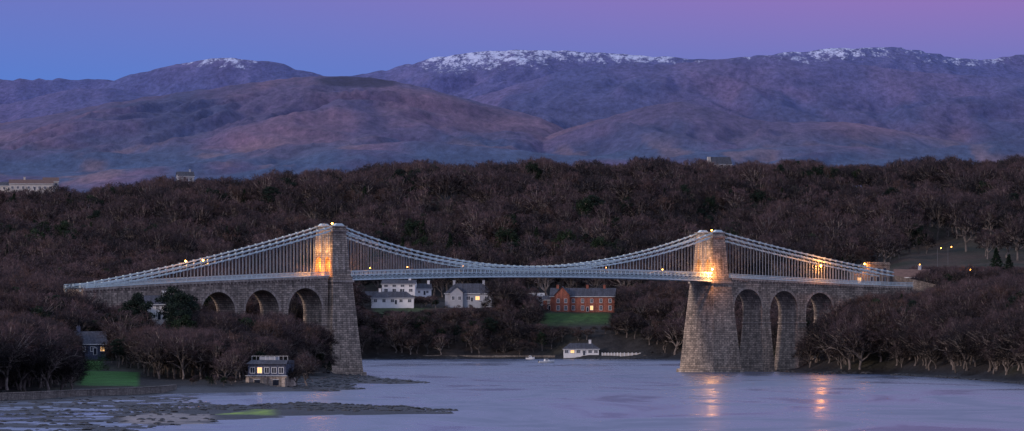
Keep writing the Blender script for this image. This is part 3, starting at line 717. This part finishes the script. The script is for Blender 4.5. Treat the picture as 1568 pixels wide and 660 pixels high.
def ever_tree(name,seed,kind,H=13):
    rnd=random.Random(seed);random.seed(seed);mb=MB()
    if kind=='conifer':
        mb.cyl((0,0,-.5),(0,0,H*.95),.25,.04,6)
        for i in range(60):
            t=(i+.5)/60;z=H*(.12+.86*t);rr=((1-t)*H*.2+.25)*rnd.uniform(.6,1.3);ph=i*2.4;q=(math.cos(ph)*rr*.65,math.sin(ph)*rr*.65,z)
            mb.cyl((0,0,z+.1),q,.05,.02,3);leafblob(mb,q,rr*.5,rr*.5,.38,40,.24,1)
    elif kind=='pine':
        p=Vector((0,0,-.5))
        for i in range(4): q=p+Vector((rnd.uniform(-.4,.4),rnd.uniform(-.4,.4),H*.2));mb.cyl(p,q,.3-.05*i,.25-.05*i,6);p=q
        for i in range(34):
            z=H*rnd.uniform(.45,.97);rr=H*.30*rnd.uniform(.2,1)*(1.1-abs(z/H-.68)*1.6);ph=rnd.uniform(0,6.28);q=(math.cos(ph)*rr,math.sin(ph)*rr,z)
            mb.cyl((p.x*.7,p.y*.7,z-1),q,.09,.03,3);leafblob(mb,q,1.3,1.3,.7,130,.24,1)
    else:
        mb.cyl((0,0,-.5),(0,0,H*.6),.32,.15,6)
        for i in range(34):
            u=np.random.normal(size=3);u/=np.linalg.norm(u);r=rnd.uniform(.5,1);q=(u[0]*r*H*.27,u[1]*r*H*.27,H*.58+u[2]*r*H*.34)
            mb.cyl((0,0,H*.3),q,.08,.03,3);leafblob(mb,q,1.25,1.25,1.0,80,.26,1)
    zs=max(v[2] for v in mb.v);k=H/zs;mb.v=[(a*k,b*k,c*k) for a,b,c in mb.v]
    return mb.obj(name,[M['bark'],M['leaf'] if kind!='pine' else M['pine']],uv=False,link=False)
SP=(1,1.12,.88,1.05,1.15)
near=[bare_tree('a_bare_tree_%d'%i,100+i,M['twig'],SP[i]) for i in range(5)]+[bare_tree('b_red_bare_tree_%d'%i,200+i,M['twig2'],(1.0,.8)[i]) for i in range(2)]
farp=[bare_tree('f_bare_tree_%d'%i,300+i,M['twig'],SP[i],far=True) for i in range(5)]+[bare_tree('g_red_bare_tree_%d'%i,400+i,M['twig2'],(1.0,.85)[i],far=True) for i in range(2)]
ev=[ever_tree('h_evergreen_0',5,'oak'),ever_tree('i_conifer_0',6,'conifer'),ever_tree('j_pine_0',8,'pine')]
random.seed(99)
protos=near+ev
pcn=bpy.data.collections.new('tree_species_near');pcf=bpy.data.collections.new('tree_species_far')
for o in near+ev: pcn.objects.link(o)
for o in farp+ev: pcf.objects.link(o)
def tree_mass(name,P,pc):
    me=bpy.data.meshes.new(name);me.from_pydata([tuple(p[:3]) for p in P],[],[])
    for an_,ty in (('rot','FLOAT_VECTOR'),('scl','FLOAT_VECTOR'),('idx','INT')): me.attributes.new(an_,ty,'POINT')
    me.attributes['rot'].data.foreach_set('vector',np.array([(0,0,p[4]) for p in P],np.float32).ravel())
    me.attributes['scl'].data.foreach_set('vector',np.array([(p[3]*p[6],p[3]*p[6],p[3]) for p in P],np.float32).ravel())
    me.attributes['idx'].data.foreach_set('value',np.array([p[5] for p in P],np.int32))
    o=bpy.data.objects.new(name,me);scene.collection.objects.link(o)
    ng=bpy.data.node_groups.new(name+'_scatter','GeometryNodeTree')
    ng.interface.new_socket('Geometry',in_out='INPUT',socket_type='NodeSocketGeometry');ng.interface.new_socket('Geometry',in_out='OUTPUT',socket_type='NodeSocketGeometry')
    gi=ng.nodes.new('NodeGroupInput');go=ng.nodes.new('NodeGroupOutput');ip=ng.nodes.new('GeometryNodeInstanceOnPoints');ci=ng.nodes.new('GeometryNodeCollectionInfo')
    ci.inputs['Collection'].default_value=pc;ci.inputs['Separate Children'].default_value=True;ci.inputs['Reset Children'].default_value=True
    def na(nm,ty):
        n_=ng.nodes.new('GeometryNodeInputNamedAttribute');n_.data_type=ty;n_.inputs['Name'].default_value=nm
        return [s for s in n_.outputs if s.enabled][0]
    L=ng.links.new;L(gi.outputs[0],ip.inputs['Points']);L(ci.outputs[0],ip.inputs['Instance']);ip.inputs['Pick Instance'].default_value=True
    L(na('idx','INT'),ip.inputs['Instance Index']);L(na('rot','FLOAT_VECTOR'),ip.inputs['Rotation']);L(na('scl','FLOAT_VECTOR'),ip.inputs['Scale']);L(ip.outputs[0],go.inputs[0])
    md=o.modifiers.new('scatter','NODES');md.node_group=ng;return o
def scatter(b0,b1,D0,D1,sp,hlo,hhi,ever=.06,red=.1,env=None,keep=None,seed=1,wlo=.9,whi=1.25):
    rs=np.random.RandomState(seed);out=[]
    ys=np.arange(D0,D1,sp)
    for y in ys:
        xs=np.arange(wx(b0,y),wx(b1,y),sp);x=xs+rs.uniform(-.45,.45,len(xs))*sp;yy=y+rs.uniform(-.45,.45,len(xs))*sp
        z,d=height(x,yy,True);B=img_x(x,yy)
        for i in range(len(x)):
            if d[i]<7 or z[i]<1.2: continue
            s,v=w2b(x[i],yy[i])
            if -104<s<262 and abs(v)<9.5: continue
            if any((x[i]-ex)**2+(yy[i]-ey)**2<er*er for ex,ey,er in EXC): continue
            if keep and not keep(B[i],yy[i],x[i]): continue
            h=rs.uniform(hlo,hhi)
            if env is not None:
                mx=wz(env(B[i],yy[i]),yy[i])-z[i]
                if mx<2.0: continue
                if h>mx: h=mx*rs.uniform(.72,1.03)
            r=rs.rand()
            cl=perlin(np.array([x[i]/70.]),np.array([yy[i]/70.]),8)[0]
            ev_=ever*(3 if cl>.25 else .5)
            k=rs.choice([7,7,8,9]) if r<ev_ else (rs.randint(5,7) if r<ev_+red else rs.randint(0,5))
            wd=rs.uniform(wlo,whi)
            if h<7: wd*=1.45
            out.append((x[i],yy[i],z[i],h/14.,rs.uniform(0,6.28),int(k),wd))
    return out
def keep_hill(B,D,x):
    if B>1375 and 2620<D<2880 and not (B>1500 and D<2700): return perlin(np.array([x/26.]),np.array([D/40.]),4)[0]>.12
    if D<2700 and 560<B<950: return False
    if D<2760 and (B<670 and B>540): return True
    if B<100 and 3250<D<3345: return False
    return True
def env_hill(B,D):
    return float(np.interp(B,[-200,0,100,180,250,330,450,600,800,1050,1300,1568,1800],[292,290,287,279,272,269,263,247,244,244,248,236,234]))-4*math.sin(B/31.)-3*math.sin(B/13.+1)
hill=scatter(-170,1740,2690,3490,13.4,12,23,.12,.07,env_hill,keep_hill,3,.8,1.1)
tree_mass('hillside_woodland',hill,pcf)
def env_far(B,D):
    if D<2595:
        return float(np.interp(B,[480,540,560,680,700,760,768,815,826,828,945,950,1040],[440,455,476,472,470,468,432,440,470,499,499,440,430]))
    return float(np.interp(B,[480,540,560,665,675,760,775,800,830,945,955,1100],[430,440,452,452,466,462,430,440,455,470,430,430]))
def keep_far(B,D,x):
    if 828<B<942 and 2549<D<2600: return False
    if 850<B<992 and D<2522: return False
    return True
far=scatter(480,1045,2498,2690,5.8,4,13,.09,.2,env_far,keep_far,5)
tree_mass('far_bank_woodland',far,pcf)
def env_left(B,D):
    if D<1500: return float(np.interp(B,[-200,0,40,90,108,118,280,300,372,374,445,448,500],[480,488,492,505,545,588,588,572,575,600,600,572,585]))
    if D<1660: return float(np.interp(B,[-200,0,90,112,116,168,175,210,226,256,290,300,360,450,480,545],[450,470,490,530,554,554,508,500,500,500,500,505,510,518,545,590]))
    if D<1830: return float(np.interp(B,[-200,0,60,120,140,165,222,225,256,262,290,310,350,360,372,395,420,440,480,500,545],[405,420,426,430,446,464,470,496,496,450,457,477,478,462,474,480,476,470,482,545,590]))
    return float(np.interp(B,[-200,0,120,480,545],[400,410,425,440,450]))
def keep_left(B,D,x):
    if 112<B<220 and 1400<D<1590: return False
    if 370<B<447 and D<1480: return False
    return True
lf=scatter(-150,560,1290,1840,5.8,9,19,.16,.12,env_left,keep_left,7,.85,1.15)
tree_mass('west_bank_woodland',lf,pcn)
lf2=scatter(-150,500,1840,2480,11,12,18,.1,.12,env_left,None,8)+scatter(-150,540,2480,2690,11.5,12,19,.1,.12,None,None,18)
tree_mass('west_hinterland_woodland',lf2,pcf)
def env_right(B,D):
    if D<2005: return float(np.interp(B,[1100,1175,1190,1215,1240,1262,1280,1300,1360,1420,1440,1568,1700],[560,555,545,528,505,484,462,449,446,444,430,418,410]))
    return 428. if B<1400 else 408.
rt=scatter(1040,1740,1500,2060,6.2,9,19,.09,.12,env_right,None,9,.85,1.15)
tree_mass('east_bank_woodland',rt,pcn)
rt2=scatter(1040,1740,2060,2690,11,12,18,.1,.12,env_right,lambda B,D,x: not(B>1380 and D>2600),10)
tree_mass('east_hinterland_woodland',rt2,pcf)
def tree(name,k,b,D,h,wd=1.0):
    x=wx(b,D);o=bpy.data.objects.new(name,protos[k].data);o.location=(x,D,gz(x,D)-.1);o.scale=(h/14*wd,h/14*wd,h/14);o.rotation_euler=(0,0,random.uniform(0,6.28));scene.collection.objects.link(o)
random.seed(5)
for b_,D_,py_ in ((213,1700,446),(266,1705,437),(277,1690,446),(285,1712,448),(203,1712,458),(272,1670,462)): tree('pine_tree',9,b_,D_,(wz(py_,D_)-gz(wx(b_,D_),D_))*1.08,.85)
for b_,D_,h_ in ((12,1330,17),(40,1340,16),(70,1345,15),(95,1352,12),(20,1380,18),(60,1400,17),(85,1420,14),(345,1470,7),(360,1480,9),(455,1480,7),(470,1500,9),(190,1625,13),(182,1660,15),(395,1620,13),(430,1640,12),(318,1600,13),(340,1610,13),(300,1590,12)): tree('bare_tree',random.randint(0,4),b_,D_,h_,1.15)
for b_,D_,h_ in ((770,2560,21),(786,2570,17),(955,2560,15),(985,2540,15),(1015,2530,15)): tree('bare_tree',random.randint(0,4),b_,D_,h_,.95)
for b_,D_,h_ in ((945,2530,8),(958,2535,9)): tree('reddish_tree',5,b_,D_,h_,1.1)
for b_,D_,h_ in ((1525,2130,16),(1545,2140,13)): tree('conifer_tree',8,b_,D_,h_,1.5)
mb=MB();rr=random.Random(3)
def rock(c,s):
    k=len(mb.v);n=7
    for j in range(4):
        ph=math.pi*(.08+.84*j/3.)
        for i in range(n):
            t=6.283*i/n;r=s*math.sin(ph)*rr.uniform(.75,1.2);mb.v.append((c[0]+r*1.4*math.cos(t),c[1]+r*1.4*math.sin(t),c[2]+s*.55*math.cos(ph)))
    for j in range(3):
        for i in range(n): mb.f.append((k+j*n+i,k+(j+1)*n+i,k+(j+1)*n+(i+1)%n,k+j*n+(i+1)%n));mb.m.append(0)
    mb.f.append(tuple(k+i for i in range(n)));mb.m.append(0)
cand=[(rr.uniform(180,700),rr.uniform(1120,1225)) for _ in range(700)]+[(rr.uniform(440,560),rr.uniform(1430,1700)) for _ in range(300)]+[(rr.uniform(500,655),rr.uniform(1600,1830)) for _ in range(200)]+[(rr.uniform(540,1040),rr.uniform(2488,2505)) for _ in range(220)]+[(rr.uniform(-20,330),rr.uniform(930,1330)) for _ in range(300)]
for b_ in range(260): bb=rr.uniform(1170,1600);cand.append((bb,float(np.interp(bb,[1172,1198,1230,1262,1330,1450,1600],[1985,1925,1893,1872,1862,1750,1545]))+rr.uniform(-2,9)))
cx_=np.array([wx(b,D) for b,D in cand]);cy_=np.array([D for b,D in cand]);cz_=height(cx_,cy_)
for x,y,z in zip(cx_,cy_,cz_):
    if z>-.15: rock((x,y,z),rr.uniform(.2,.7))
mb.obj('shore_rocks',[M['rock']],uv=False)
# ---------------------------------------------------------------- sky, sun
world=bpy.data.worlds.new('World');scene.world=world;world.use_nodes=True
nt=world.node_tree;bg=nt.nodes['Background']
sky=nd(nt,'ShaderNodeTexSky');sky.sky_type='NISHITA';sky.sun_disc=False;sky.sun_elevation=R(17);sky.sun_rotation=R(235)
g=nd(nt,'ShaderNodeTexCoord').outputs['Generated'];sx=nd(nt,'ShaderNodeSeparateXYZ');nt.links.new(g,sx.inputs[0])
def cr(fac,els):
    n=nt.nodes.new('ShaderNodeValToRGB');e=n.color_ramp.elements
    while len(e)<len(els): e.new(.5)
    for q,(p_,c_) in zip(e,els): q.position=p_;q.color=(*c_,1)
    nt.links.new(fac,n.inputs[0]);return n.outputs[0]
zl=cr(sx.outputs[2],[(0,(.045,.17,.60)),(.037,(.050,.175,.60)),(.060,(.125,.14,.49)),(.16,(.34,.40,.72)),(.6,(.40,.48,.74)),(1,(.33,.41,.66))])
zh=cr(sx.outputs[2],[(0,(.10,.15,.50)),(.045,(.13,.14,.47)),(.060,(.27,.125,.44)),(.16,(.38,.40,.68)),(.6,(.40,.48,.72)),(1,(.33,.41,.66))])
mr=nd(nt,'ShaderNodeMapRange',interpolation_type='SMOOTHSTEP');mr.inputs['From Min'].default_value=-.11;mr.inputs['From Max'].default_value=.10;nt.links.new(sx.outputs[0],mr.inputs['Value'])
cc=mixc(nt,mr.outputs[0],zl,zh)
sk=mixc(nt,1,sky.outputs[0],(.008,.009,.012),'MULTIPLY')
nt.links.new(mixc(nt,1,cc,sk,'ADD'),bg.inputs['Color']);bg.inputs['Strength'].default_value=1
sl=bpy.data.lights.new('sun','SUN');sl.energy=1.7;sl.angle=R(9);sl.color=(1,.80,.72)
so=bpy.data.objects.new('sun',sl);scene.collection.objects.link(so)
sd=Vector((-.74,-.52,.29));so.rotation_euler=sd.to_track_quat('Z','Y').to_euler()
cam=bpy.data.cameras.new('camera');co=bpy.data.objects.new('camera',cam);scene.collection.objects.link(co)
co.location=(0,0,HC);co.rotation_euler=(R(90),0,0);cam.sensor_width=36;cam.lens=36*F/1568.;cam.shift_y=(YH-330)/1568.;cam.clip_start=5;cam.clip_end=60000
scene.camera=co
scene.view_settings.view_transform='Standard';scene.view_settings.look='None';scene.view_settings.exposure=0
